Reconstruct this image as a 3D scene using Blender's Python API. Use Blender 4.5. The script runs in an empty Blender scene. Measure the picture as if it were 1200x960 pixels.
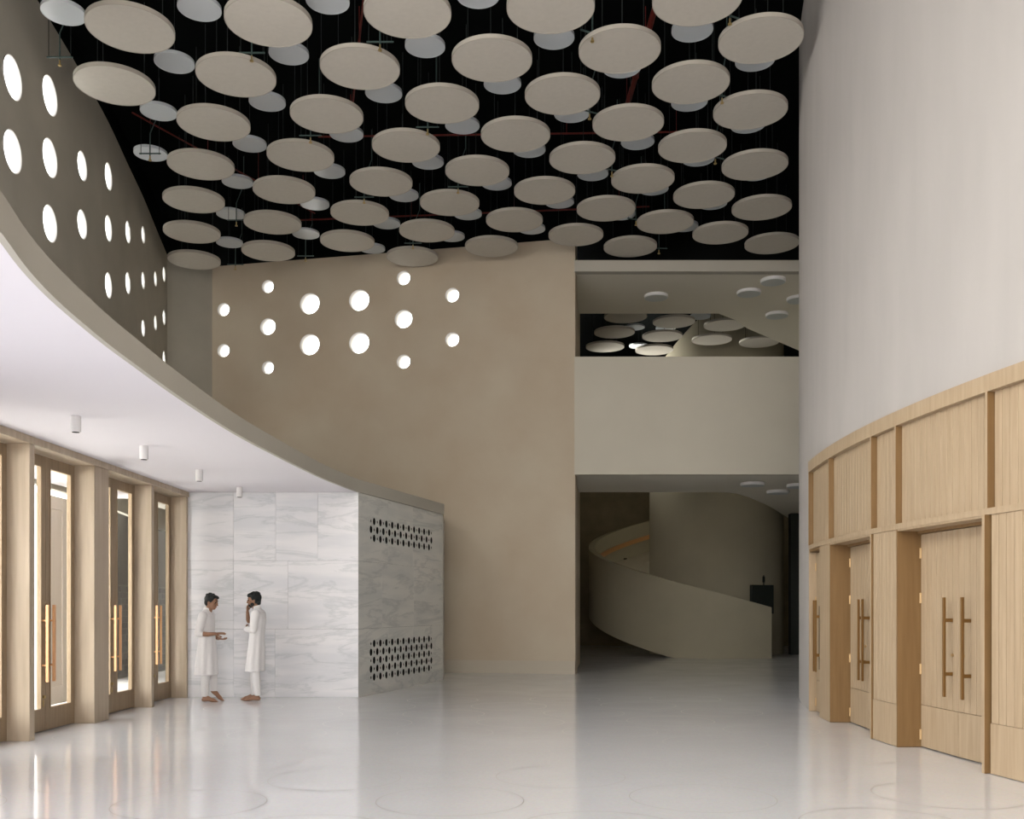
import bpy, bmesh, math, random
from mathutils import Vector, Matrix
C = bpy.context.scene.collection
random.seed(7)

# ------------------------------------------------------------------ camera
cd = bpy.data.cameras.new('camera'); cam = bpy.data.objects.new('camera', cd); C.objects.link(cam)
cam.location = (0, 0, 1.5); cam.rotation_euler = (math.pi/2, 0, 0)
cd.sensor_width = 36; cd.lens = 34.8; cd.shift_y = 0.1933; cd.clip_end = 200
bpy.context.scene.camera = cam
# ------------------------------------------------------------------ world, light, exposure
w = bpy.data.worlds.new('world'); bpy.context.scene.world = w; w.use_nodes = True
w.node_tree.nodes['Background'].inputs[0].default_value = (1.0, 0.955, 0.92, 1)
w.node_tree.nodes['Background'].inputs[1].default_value = 6.0
def area(name, loc, rot, sx, sy, power, col=(1, 1, 1), spread=180):
    l = bpy.data.lights.new(name, 'AREA'); l.shape = 'RECTANGLE'; l.size = sx; l.size_y = sy
    l.energy = power; l.color = col; l.spread = math.radians(spread)
    o = bpy.data.objects.new(name, l); C.objects.link(o); o.location = loc; o.rotation_euler = rot
    return o
R90 = math.pi/2
sl = bpy.data.lights.new('sun', 'SUN'); sl.energy = 50; sl.angle = math.radians(4); sl.color = (1.0, .96, .93)
so = bpy.data.objects.new('sun', sl); C.objects.link(so); so.location = (-20, -20, 30)
so.rotation_euler = Vector((-.14, .62, -.78)).to_track_quat('-Z', 'Y').to_euler()      # high sun grazing along the facade, lights the forecourt only
# added area light for daylight of unseen doors past the left edge
area('fill_entrance', (-5.70, 1.6, 1.3), (0, -R90, 0), 2.4, 12.6, 220, (0.96, 0.965, 1.0), 125)
# added fill light high on the left, as from an assumed clerestory
area('fill_clerestory', (-6.4, 4.5, 7.0), (0, -R90+math.radians(28), 0), 4.4, 13.0, 1050, (1.0, 0.975, 0.93))
# added soft fill behind the viewpoint; the wall there has no glazing
area('fill_rear', (-1.2, -5.8, 4.7), (-R90, 0, 0), 9.5, 8.8, 2500, (1.0, 0.98, 0.93))
# added fill lamp under the closed ceiling above the viewpoint, brightens the floor
area('fill_roof', (-.5, 1.5, 10.6), (math.radians(48), 0, 0), 9.0, 5.0, 400, (1.0, 0.98, 0.94), 110)
# added area light for daylight inferred in the stair hall; no window is built
area('fill_stair', (2.05, 31.8, 8.6), (0, -R90, -.35), 2.2, 5.0, 430, (1.0, 0.97, 0.88), 120)
vs = bpy.context.scene.view_settings
vs.view_transform = 'Standard'; vs.look = 'None'; vs.gamma = 1.0; vs.exposure = 0.19; vs.use_curve_mapping = False

# ------------------------------------------------------------------ helpers
def tag(o, label=None, cat=None, group=None, kind=None):
    if label: o['label'] = label
    if cat: o['category'] = cat
    if group: o['group'] = group
    if kind: o['kind'] = kind
    return o
def empty(name, loc=(0, 0, 0), rz=0, label=None, cat=None, group=None, kind=None, parent=None):
    o = bpy.data.objects.new(name, None); C.objects.link(o); o.location = loc; o.rotation_euler[2] = rz
    o.empty_display_size = 0.1
    if parent: o.parent = parent
    return tag(o, label, cat, group, kind)
def link(name, me, parent=None, loc=None, rz=None):
    o = bpy.data.objects.new(name, me); C.objects.link(o)
    if parent: o.parent = parent
    if loc is not None: o.location = loc
    if rz is not None: o.rotation_euler[2] = rz
    return o
def mesh(name, bm, mat, smooth=False, bevel=0):
    if bevel: bmesh.ops.bevel(bm, geom=[e for e in bm.edges], offset=bevel, segments=1, affect='EDGES', clamp_overlap=True)
    bmesh.ops.recalc_face_normals(bm, faces=bm.faces)
    me = bpy.data.meshes.new(name); bm.to_mesh(me); bm.free()
    if mat:
        for m in (mat if isinstance(mat, (list, tuple)) else [mat]): me.materials.append(m)
    if smooth:
        for p in me.polygons: p.use_smooth = True
    return me
def box(bm, x0, x1, y0, y1, z0, z1):
    v = [bm.verts.new((x, y, z)) for z in (z0, z1) for y in (y0, y1) for x in (x0, x1)]
    for f in ((0, 1, 3, 2), (4, 6, 7, 5), (0, 4, 5, 1), (2, 3, 7, 6), (0, 2, 6, 4), (1, 5, 7, 3)):
        bm.faces.new([v[i] for i in f])
    return v
def boxmesh(name, x0, x1, y0, y1, z0, z1, mat, bevel=0):
    bm = bmesh.new(); box(bm, x0, x1, y0, y1, z0, z1); return mesh(name, bm, mat, bevel=bevel)
def prism(bm, pts, z0, z1):
    """pts: plan polygon; z0/z1 number or list"""
    n = len(pts)
    a = z0 if isinstance(z0, (list, tuple)) else [z0]*n
    b = z1 if isinstance(z1, (list, tuple)) else [z1]*n
    lo = [bm.verts.new((p[0], p[1], a[i])) for i, p in enumerate(pts)]
    hi = [bm.verts.new((p[0], p[1], b[i])) for i, p in enumerate(pts)]
    for i in range(n):
        j = (i+1) % n; bm.faces.new((lo[i], lo[j], hi[j], hi[i]))
    bm.faces.new(lo[::-1]); bm.faces.new(hi)
def strip(bm, A, B, z0, z1):
    """solid between two plan polylines A and B (same length)"""
    n = len(A)
    a = z0 if isinstance(z0, (list, tuple)) else [z0]*n
    b = z1 if isinstance(z1, (list, tuple)) else [z1]*n
    q = [[bm.verts.new((P[i][0], P[i][1], z[i])) for i in range(n)] for P, z in ((A, a), (A, b), (B, b), (B, a))]
    for i in range(n-1):
        for k in range(4):
            l = (k+1) % 4; bm.faces.new((q[k][i], q[k][i+1], q[l][i+1], q[l][i]))
    bm.faces.new([q[k][0] for k in range(4)]); bm.faces.new([q[k][-1] for k in (3, 2, 1, 0)])
def cyl(bm, p, q, r, r2=None, n=10):
    p = Vector(p); q = Vector(q); d = q-p; L = d.length
    m = Matrix.Translation((p+q)/2) @ d.to_track_quat('Z', 'Y').to_matrix().to_4x4()
    bmesh.ops.create_cone(bm, cap_ends=True, segments=n, radius1=r, radius2=r if r2 is None else r2, depth=L, matrix=m)
def offset(pts, d):
    """offset a plan polyline to its left by d"""
    out = []
    for i in range(len(pts)):
        a = Vector(pts[max(i-1, 0)]); b = Vector(pts[min(i+1, len(pts)-1)])
        t = (b-a).normalized(); out.append((pts[i][0]-t.y*d, pts[i][1]+t.x*d))
    return out
def spline(pts, n):
    P = [Vector(p) for p in pts]; P = [2*P[0]-P[1]]+P+[2*P[-1]-P[-2]]; out = []
    for i in range(1, len(P)-2):
        for k in range(n):
            t = k/n
            out.append(tuple(0.5*((2*P[i])+(P[i+1]-P[i-1])*t+(2*P[i-1]-5*P[i]+4*P[i+1]-P[i+2])*t*t+(3*P[i]-P[i-1]-3*P[i+1]+P[i+2])*t**3)))
    out.append(tuple(P[-2])); return out

# ------------------------------------------------------------------ materials
def mat(name, col, rough=0.6, spec=0.3, metal=0, noise=0, nscale=3, bump=0, bscale=40, col2=None, emit=None, estr=0, stretch=None, coat=0, detail=4):
    m = bpy.data.materials.new(name); m.use_nodes = True; nt = m.node_tree; b = nt.nodes['Principled BSDF']
    b.inputs['Base Color'].default_value = (*col, 1); b.inputs['Roughness'].default_value = rough
    b.inputs['Specular IOR Level'].default_value = spec; b.inputs['Metallic'].default_value = metal
    if coat: b.inputs['Coat Weight'].default_value = coat; b.inputs['Coat Roughness'].default_value = 0.1
    if emit: b.inputs['Emission Color'].default_value = (*emit, 1); b.inputs['Emission Strength'].default_value = estr
    if noise or bump:
        g = nt.nodes.new('ShaderNodeNewGeometry'); mp = nt.nodes.new('ShaderNodeMapping')
        nt.links.new(g.outputs['Position'], mp.inputs[0])
        if stretch: mp.inputs['Scale'].default_value = stretch
        oi = nt.nodes.new('ShaderNodeObjectInfo'); mu = nt.nodes.new('ShaderNodeMath'); mu.operation = 'MULTIPLY'; mu.inputs[1].default_value = 13.0
        nt.links.new(oi.outputs['Random'], mu.inputs[0]); nt.links.new(mu.outputs[0], mp.inputs['Location'])
    if noise:
        t = nt.nodes.new('ShaderNodeTexNoise'); t.inputs['Scale'].default_value = nscale; t.inputs['Detail'].default_value = detail
        nt.links.new(mp.outputs[0], t.inputs['Vector'])
        r = nt.nodes.new('ShaderNodeValToRGB'); c2 = col2 or tuple(c*(1-noise) for c in col)
        r.color_ramp.elements[0].position = 0.3; r.color_ramp.elements[1].position = 0.7
        r.color_ramp.elements[0].color = (*c2, 1); r.color_ramp.elements[1].color = (*col, 1)
        nt.links.new(t.outputs['Fac'], r.inputs[0]); nt.links.new(r.outputs[0], b.inputs['Base Color'])
    if bump:
        t = nt.nodes.new('ShaderNodeTexNoise'); t.inputs['Scale'].default_value = bscale
        nt.links.new(mp.outputs[0], t.inputs['Vector'])
        bp = nt.nodes.new('ShaderNodeBump'); bp.inputs['Strength'].default_value = bump; bp.inputs['Distance'].default_value = 0.01
        nt.links.new(t.outputs['Fac'], bp.inputs['Height']); nt.links.new(bp.outputs[0], b.inputs['Normal'])
    return m
M = {}
M['plaster'] = mat('plaster', (.56, .49, .385), .85, .15, noise=.20, nscale=.8, bump=.16, bscale=26, detail=10, col2=(.50, .415, .315))
M['plaster_side'] = mat('plaster_side', (.44, .415, .355), .85, .15, noise=.12, nscale=1.2, bump=.12, bscale=30, detail=8)
M['plaster_drum'] = mat('plaster_drum', (.45, .425, .405), .9, .1, noise=.07, nscale=1.6, bump=.14, bscale=9, detail=9, stretch=(1.6, 1.6, .4))
M['white_soffit'] = mat('white_soffit', (.80, .775, .82), .8, .15)
M['fascia'] = mat('fascia', (.50, .475, .415), .8, .15, noise=.05, nscale=1)
M['gallery'] = mat('gallery', (.60, .565, .48), .85, .15, noise=.05, nscale=1)
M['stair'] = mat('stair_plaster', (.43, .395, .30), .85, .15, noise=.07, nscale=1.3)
M['black'] = mat('black_ceiling', (.0035, .0045, .0045), .9, .03)
M['disc'] = mat('disc_felt', (.55, .52, .465), .9, .1, noise=.05, nscale=14, detail=6)
M['disc_rim'] = mat('disc_rim', (.42, .39, .34), .8, .15)
M['disc_small'] = mat('small_disc_paint', (.60, .64, .67), .22, .35)
M['metal_green'] = mat('verdigris_pipe', (.045, .075, .07), .5, .4)
M['brass'] = mat('brass_dull', (.45, .33, .14), .4, .5, metal=.8)
M['red_pipe'] = mat('red_pipe', (.12, .014, .010), .5, .3)
M['rod'] = mat('black_rod', (.02, .024, .024), .6, .2)
def wood(name, a, b, sc, rough=.5):
    return mat(name, a, rough, .25, noise=.2, nscale=sc, col2=b, stretch=(9, 9, .55), bump=.05, bscale=60, detail=7)
M['oak'] = wood('pale_oak', (.44, .335, .222), (.37, .275, .175), 3.0)
M['oak_shaded'] = wood('oak_shaded', (.225, .135, .058), (.19, .11, .045), 3.0)  # darker copy of the oak: shade of viewer-facing sides put into the colour
M['post'] = wood('weathered_oak_post', (.54, .45, .345), (.43, .35, .26), 1.6)
M['pale_door'] = wood('pale_outdoor_door', (.82, .76, .70), (.76, .70, .63), 2.0)
M['door_wood'] = wood('brown_oak_door', (.36, .27, .18), (.28, .21, .14), 2.4)
M['handle'] = mat('bronze_bar', (.20, .105, .03), .4, .4, metal=.35)
M['handle_copper'] = mat('copper_bar', (.72, .40, .20), .35, .4, metal=.35)
M['hinge'] = mat('hinge_brass', (.50, .34, .17), .35, .5, metal=.5)
M['dark'] = mat('dark_void', (.012, .012, .012), .8, .1)
M['lamp_white'] = mat('lamp_white', (.80, .79, .80), .5, .3)
M['lamp_disc'] = mat('lamp_disc', (.62, .66, .66), .4, .3)
M['white_reveal'] = mat('white_reveal', (.85, .84, .82), .7, .1)
M['grey_box'] = mat('dark_opening', (.03, .035, .032), .5, .2)

def marble(name, base, vein, k=1.0):
    m = bpy.data.materials.new(name); m.use_nodes = True; nt = m.node_tree; b = nt.nodes['Principled BSDF']
    b.inputs['Roughness'].default_value = .28; b.inputs['Specular IOR Level'].default_value = .35
    g = nt.nodes.new('ShaderNodeNewGeometry'); oi = nt.nodes.new('ShaderNodeObjectInfo')
    mu = nt.nodes.new('ShaderNodeMath'); mu.operation = 'MULTIPLY'; mu.inputs[1].default_value = 9.0
    mp = nt.nodes.new('ShaderNodeMapping'); mp.inputs['Rotation'].default_value = (0.0, math.radians(-27), 0.5)
    mp.inputs['Scale'].default_value = (.5, .5, 2.9)
    nt.links.new(g.outputs['Position'], mp.inputs[0]); nt.links.new(oi.outputs['Random'], mu.inputs[0]); nt.links.new(mu.outputs[0], mp.inputs['Location'])
    n1 = nt.nodes.new('ShaderNodeTexNoise'); n1.inputs['Scale'].default_value = .9; n1.inputs['Detail'].default_value = 9; n1.inputs['Roughness'].default_value = .62; n1.inputs['Distortion'].default_value = .6
    n2 = nt.nodes.new('ShaderNodeTexNoise'); n2.inputs['Scale'].default_value = 1.3; n2.inputs['Detail'].default_value = 4
    for n in (n1, n2): nt.links.new(mp.outputs[0], n.inputs['Vector'])
    sub = nt.nodes.new('ShaderNodeMath'); sub.operation = 'SUBTRACT'; sub.inputs[1].default_value = .5; nt.links.new(n1.outputs['Fac'], sub.inputs[0])
    ab = nt.nodes.new('ShaderNodeMath'); ab.operation = 'ABSOLUTE'; nt.links.new(sub.outputs[0], ab.inputs[0])
    r = nt.nodes.new('ShaderNodeValToRGB'); e = r.color_ramp.elements
    e[0].position = 0; e[0].color = (*vein, 1); e[1].position = .035*k; e[1].color = (*base, 1)
    nt.links.new(ab.outputs[0], r.inputs[0])
    r2 = nt.nodes.new('ShaderNodeValToRGB'); e = r2.color_ramp.elements
    e[0].position = .38; e[0].color = (.84, .86, .88, 1); e[1].position = .58; e[1].color = (1, 1, 1, 1)
    nt.links.new(n2.outputs['Fac'], r2.inputs[0])
    mx = nt.nodes.new('ShaderNodeMix'); mx.data_type = 'RGBA'; mx.blend_type = 'MULTIPLY'; mx.inputs[0].default_value = .8
    nt.links.new(r.outputs[0], mx.inputs[6]); nt.links.new(r2.outputs[0], mx.inputs[7]); nt.links.new(mx.outputs[2], b.inputs['Base Color'])
    return m
M['marble'] = marble('white_marble', (.83, .83, .86), (.70, .715, .74))
M['marble_grey'] = marble('grey_marble', (.72, .72, .69), (.58, .59, .575), 1.3)

def floor_mat():
    m = bpy.data.materials.new('terrazzo'); m.use_nodes = True; nt = m.node_tree; b = nt.nodes['Principled BSDF']
    b.inputs['Specular IOR Level'].default_value = .42
    g = nt.nodes.new('ShaderNodeNewGeometry')
    n1 = nt.nodes.new('ShaderNodeTexNoise'); n1.inputs['Scale'].default_value = .35; n1.inputs['Detail'].default_value = 5
    n2 = nt.nodes.new('ShaderNodeTexVoronoi'); n2.inputs['Scale'].default_value = 55
    n3 = nt.nodes.new('ShaderNodeTexNoise'); n3.inputs['Scale'].default_value = 1.4; n3.inputs['Detail'].default_value = 3
    for n in (n1, n2, n3): nt.links.new(g.outputs['Position'], n.inputs['Vector'])
    r = nt.nodes.new('ShaderNodeValToRGB'); e = r.color_ramp.elements
    e[0].position = .3; e[0].color = (.73, .735, .755, 1); e[1].position = .7; e[1].color = (.79, .795, .82, 1)
    nt.links.new(n1.outputs['Fac'], r.inputs[0])
    hs = nt.nodes.new('ShaderNodeMix'); hs.data_type = 'RGBA'; hs.blend_type = 'MULTIPLY'; hs.inputs[0].default_value = .07
    nt.links.new(r.outputs[0], hs.inputs[6]); nt.links.new(n2.outputs['Color'], hs.inputs[7]); nt.links.new(hs.outputs[2], b.inputs['Base Color'])
    rr = nt.nodes.new('ShaderNodeMapRange'); rr.inputs[3].default_value = .07; rr.inputs[4].default_value = .15
    nt.links.new(n3.outputs['Fac'], rr.inputs[0]); nt.links.new(rr.outputs[0], b.inputs['Roughness'])
    bp = nt.nodes.new('ShaderNodeBump'); bp.inputs['Strength'].default_value = .07; bp.inputs['Distance'].default_value = .02
    nt.links.new(n3.outputs['Fac'], bp.inputs['Height']); nt.links.new(bp.outputs[0], b.inputs['Normal'])
    return m
M['floor'] = floor_mat()
M['inlay'] = mat('inlay_line', (.30, .285, .27), .4, .3)
def glass():
    m = bpy.data.materials.new('clear_glass'); m.use_nodes = True; nt = m.node_tree; nt.nodes.clear()
    o = nt.nodes.new('ShaderNodeOutputMaterial'); mx = nt.nodes.new('ShaderNodeMixShader'); t = nt.nodes.new('ShaderNodeBsdfTransparent')
    gl = nt.nodes.new('ShaderNodeBsdfGlossy'); gl.inputs['Roughness'].default_value = .02
    fr = nt.nodes.new('ShaderNodeFresnel'); fr.inputs['IOR'].default_value = 1.45
    t.inputs[0].default_value = (.93, .95, .95, 1)
    gg = nt.nodes.new('ShaderNodeNewGeometry'); iv = nt.nodes.new('ShaderNodeMath'); iv.operation = 'SUBTRACT'; iv.inputs[0].default_value = 1; nt.links.new(gg.outputs['Backfacing'], iv.inputs[1])
    ml = nt.nodes.new('ShaderNodeMath'); ml.operation = 'MULTIPLY'; nt.links.new(fr.outputs[0], ml.inputs[0]); nt.links.new(iv.outputs[0], ml.inputs[1]); nt.links.new(ml.outputs[0], mx.inputs[0]); nt.links.new(t.outputs[0], mx.inputs[1]); nt.links.new(gl.outputs[0], mx.inputs[2]); nt.links.new(mx.outputs[0], o.inputs[0])
    return m
M['glass'] = glass()
def brickm():
    m = bpy.data.materials.new('grey_brick'); m.use_nodes = True; nt = m.node_tree; b = nt.nodes['Principled BSDF']; b.inputs['Roughness'].default_value = .9
    oi = nt.nodes.new('ShaderNodeObjectInfo'); r = nt.nodes.new('ShaderNodeValToRGB'); e = r.color_ramp.elements
    e[0].color = (.055, .06, .065, 1); e[1].color = (.12, .12, .12, 1)
    nt.links.new(oi.outputs['Random'], r.inputs[0]); nt.links.new(r.outputs[0], b.inputs['Base Color']); return m
M['brick'] = brickm()
M['mortar'] = mat('mortar', (.17, .165, .16), .9, .1)
M['outdoor_paving'] = mat('outdoor_paving', (.5, .49, .47), .9, .1)

# ------------------------------------------------------------------ floor
bm = bmesh.new(); box(bm, -5.98, 14.3, -6.3, 39.3, -.2, 0)
fl = link('floor', mesh('floor', bm, M['floor'])); tag(fl, 'polished pale grey terrazzo floor of the foyer', 'floor', kind='structure')
def ring(r, wd):
    bm = bmesh.new(); n = 72
    for i in range(n):
        a, b = 2*math.pi*i/n, 2*math.pi*(i+1)/n
        bm.faces.new([bm.verts.new((rr*math.cos(t), rr*math.sin(t), 0)) for rr, t in ((r, a), (r, b), (r-wd, b), (r-wd, a))])
    bmesh.ops.remove_doubles(bm, verts=bm.verts, dist=1e-5)
    return mesh('inlay_ring', bm, M['inlay'])
RING = ring(.575, .007)
for i in range(-12, 16):
    for j in range(-12, 16):
        x = .43 + 1.07*i + .91*j; y = 8.78 - .98*i + 1.10*j
        if 5.8 < y < 16.5 and -4.9 < x < 4.12 - .62 and x < y*.52+.6:
            if y > 15.4 and x < -2: continue
            link('inlay_ring', RING, fl, (x, y, .0015))

# ------------------------------------------------------------------ ceiling shell and walls

LW = [(-6.85, -6), (-6.85, 2), (-6.85, 8), (-6.87, 11.5), (-6.89, 13.66), (-6.96, 14.91), (-7.07, 16.28), (-7.22, 17.71), (-7.45, 19.2), (-7.65, 20.53), (-7.90, 21.93), (-8.09, 23.01), (-8.17, 23.45)]
LWf = LW[:4] + spline(LW[4:], 4)
def boolean(me, cutters):
    bm = bmesh.new()
    for p, q, r in cutters: cyl(bm, p, q, r, n=40)
    cm = mesh('cut', bm, None)
    a = bpy.data.objects.new('a', me); c = bpy.data.objects.new('c', cm); C.objects.link(a); C.objects.link(c)
    md = a.modifiers.new('b', 'BOOLEAN'); md.object = c; md.operation = 'DIFFERENCE'; md.solver = 'EXACT'
    dg = bpy.context.evaluated_depsgraph_get(); out = bpy.data.meshes.new_from_object(a.evaluated_get(dg))
    bpy.data.objects.remove(a); bpy.data.objects.remove(c); return out
def pz(y, Y): return 1.5 + (712-y)*Y/1160
# left wall columns: Y, X, list of (photo row y, diameter)
LH = [(13.66, -6.89, [(8.81, 0.575), (7.79, 0.57)]),
      (14.91, -6.96, [(9.21, 0.565), (8.27, 0.56), (7.28, 0.54)]),
      (16.28, -7.07, [(8.76, 0.463), (7.8, 0.463)]),
      (17.71, -7.22, [(9.21, 0.47), (8.28, 0.45), (7.26, 0.45)]),
      (19.2, -7.45, [(8.78, 0.41), (7.79, 0.41)]),
      (20.53, -7.65, [(9.23, 0.34), (8.28, 0.34), (7.29, 0.34)]),
      (21.93, -7.9, [(8.78, 0.32), (7.8, 0.32)]),
      (23.01, -8.09, [(9.24, 0.34), (8.24, 0.34), (7.29, 0.34)])]
cut = []; wins = []
for k, (Y, X, hs) in enumerate(LH):
    a = LH[max(k-1, 0)]; b = LH[min(k+1, len(LH)-1)]
    t = Vector((b[1]-a[1], b[0]-a[0], 0)).normalized(); n = Vector((t.y, -t.x, 0))     # n points into the hall
    for z, d in hs:
        c = Vector((X, Y, z))
        cut.append((c-n*.8, c+n*.4, d/2)); wins.append((c, n, d, 'left'))
bm = bmesh.new(); top = [10.4 if p[1] < 14 else 10.4-.55*(p[1]-14)/9.5 for p in LWf]
strip(bm, LWf, offset(LWf, .10), 3.3, top)
me = boolean(mesh('wall_left', bm, M['plaster_side']), cut)
tag(link('wall_left', me), 'curved upper left wall pierced by tall rows of round windows', 'wall', kind='structure')
# back wall
A = Vector((1.42, 22.25)); Bk = Vector((-7.3, 24.10)); td = (Bk-A).normalized(); nb = Vector((-td.y, td.x, 0)); nb = nb if nb.y < 0 else -nb
BW = [(262, 363, .32), (262, 411, .32), (314, 336, .31), (314, 383, .40), (314, 431, .31), (363, 356, .50), (363, 404, .50), (421, 352, .50), (421, 402, .50),
      (473, 326, .33), (473, 374, .43), (473, 424, .33), (530, 346, .33), (530, 398, .33)]
cut = []
for x, y, d in BW:
    u = (x-600)/1160     # crossing of that sight line with the wall plane gives the window's true place on the wall
    s = (A.y*u-A.x)/(td.x-td.y*u); P = A+td*s
    c = Vector((P.x, P.y, pz(y, P.y))); cut.append((c-nb*.9, c+nb*.3, d/2)); wins.append((c, nb, d, 'back'))
bm = bmesh.new(); A2 = A-td*.0
strip(bm, [tuple(A2), tuple(Bk)], [tuple(A2-Vector(nb.xy)*.32), tuple(Bk-Vector(nb.xy)*.32)], 0, 9.8)
me = boolean(mesh('wall_back', bm, M['plaster']), cut)
tag(link('wall_back', me), 'tall taupe plaster back wall with a cluster of round windows', 'wall', kind='structure')
bm = bmesh.new(); p0 = A-td*.0; p1 = A+td*4.6; o = Vector(nb.xy)
strip(bm, [tuple(p0), tuple(p1)], [tuple(p0+o*.025), tuple(p1+o*.025)], 0, .29)
tag(link('baseboard_back', mesh('baseboard_back', bm, mat('skirting_stone', (.52, .47, .39), .6, .2))), 'low stone skirting along the foot of the back wall', 'skirting', kind='structure')
bm = bmesh.new(); strip(bm, [(-8.17, 23.45), (-7.30, 24.12)], [(-8.22, 23.51), (-7.35, 24.19)], 3.3, 9.85)
tag(link('wall_corner', mesh('wall_corner', bm, M['plaster_side'])), 'narrow plain wall strip between the side wall and back wall', 'wall', kind='structure')
# plenum backing above the walls
PI_ = offset(LWf[:-1], .11)+[(-8.30, 23.50), (-7.36, 24.50)]+[(1.25, 22.68), (1.25, 39.2)]
PO_ = offset(LWf[:-1], .22)+[(-8.45, 23.55), (-7.42, 24.66)]+[(1.15, 22.80), (1.15, 39.2)]
bm = bmesh.new(); strip(bm, PI_, PO_, 9.72, 10.8)
tag(link('wall_plenum', mesh('wall_plenum', bm, M['black'])), 'black lining of the ceiling void above the walls', 'wall', kind='structure')
bm = bmesh.new(); prism(bm, PO_[:-1]+[(14.3, 22.8), (14.3, -6.3), (PO_[0][0], -6.3)], 10.8, 11.0); bmesh.ops.triangulate(bm, faces=[f for f in bm.faces if len(f.verts) > 4]); box(bm, 1.15, 14.3, 22.8, 39.3, 10.8, 11.0)
tag(link('ceiling', mesh('ceiling', bm, M['black'])), 'black painted ceiling void above the hanging discs', 'ceiling', kind='structure')
tag(link('wall_east', boxmesh('wall_east', 14, 14.3, -6.3, 39.3, 0, 10.8, M['stair'])), 'outer wall beyond the drum and stair hall', 'wall', kind='structure')
# windows
rows = {}
for k, (c, n, d, side) in enumerate(sorted(wins, key=lambda q: (q[3], q[0].y if q[3] == 'left' else q[0].x, -q[0].z))):
    cols = sorted({round(q[0].y if side == 'left' else q[0].x, 1) for q in wins if q[3] == side})
    ci = cols.index(round(c.y if side == 'left' else c.x, 1))
    inc = sorted([q[0].z for q in wins if q[3] == side and abs((q[0].y if side == 'left' else q[0].x)-(c.y if side == 'left' else c.x)) < .15], reverse=True)
    ri = [i for i, z in enumerate(inc) if abs(z-c.z) < .01][0]
    od = ['first', 'second', 'third', 'fourth', 'fifth', 'sixth', 'seventh', 'eighth']
    pos = ['top', 'middle' if len(inc) == 3 else 'bottom', 'bottom'][ri]
    lab = 'round window in the %s, %s one of the %s column from the left' % ('side wall' if side == 'left' else 'back wall', pos, od[ci])
    wo = empty('window_%d' % (k+1), c-n*.0, 0, lab, 'window', 'round windows of the %s' % ('side wall' if side == 'left' else 'back wall'), 'structure')
    q = n.to_track_quat('Z', 'Y').to_matrix().to_4x4()
    bm = bmesh.new(); r = d/2
    dp = .098 if side == 'left' else .318
    prof = [(r+.004, .003), (r-.007, .003), (r-.007, -dp), (r+.0, -dp)]
    N = 40; vv = [[bm.verts.new(q @ Vector((pr*math.cos(2*math.pi*i/N), pr*math.sin(2*math.pi*i/N), pz_))) for i in range(N)] for pr, pz_ in prof]
    for a in range(3):
        for i in range(N): bm.faces.new((vv[a][i], vv[a][(i+1) % N], vv[a+1][(i+1) % N], vv[a+1][i]))
    link('window_lining', mesh('window_lining', bm, M['white_reveal'], True), wo)
    bm = bmesh.new(); cyl(bm, q @ Vector((0, 0, -dp+.03)), q @ Vector((0, 0, -dp+.024)), r-.009, n=40)
    link('pane', mesh('pane', bm, M['glass']), wo)

# drum of the auditorium (convex wall on the right)
DC = Vector((22.5, 11.6)); DR = 18.4
def drum(y, d=0):           # point of the drum face at depth y, moved d out of the wall
    a = math.asin((y-DC.y)/DR); return (DC.x-(DR+d)*math.cos(a), DC.y+(DR+d)*math.sin(a))
def dang(y): return math.asin((y-DC.y)/DR)
def dpt(a, d=0): return (DC.x-(DR+d)*math.cos(a), DC.y+(DR+d)*math.sin(a))
an = [dang(-5.5)+(dang(27)-dang(-5.5))*i/90 for i in range(91)]
bm = bmesh.new(); strip(bm, [dpt(a, -.02) for a in an], [dpt(a, -.5) for a in an], 3.5, 10.8)
an2 = [a for a in an if a > dang(14.5)]; an2 = [dang(14.38)]+an2
strip(bm, [dpt(a, -.02) for a in an2], [dpt(a, -.5) for a in an2], 0, 3.5)
an3 = [dang(-5.5)+(dang(14.38)-dang(-5.5))*i/50 for i in range(51)]
strip(bm, [dpt(a, -.40) for a in an3], [dpt(a, -.6) for a in an3], 0, 3.5)
tag(link('wall_right', mesh('wall_right', bm, M['plaster_drum'], False)), 'tall curved pale plaster drum wall on the right above the timber doors', 'wall', kind='structure')

# wall behind the camera, lower left light-blocking wall added near the camera
tag(link('wall_front', boxmesh('wall_front', -6.9, 14, -6.3, -6, 0, 10.8, M['plaster_drum'])), 'plain plaster wall behind the viewpoint', 'wall', kind='structure')

tag(link('sky_block_entrance', boxmesh('sky_block_entrance', -5.98, -5.76, -6.0, 9.0, 0, 3.42, M['white_soffit'])), 'unseen wall added to keep sky light out, in line with the doors', 'wall', kind='structure')
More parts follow.
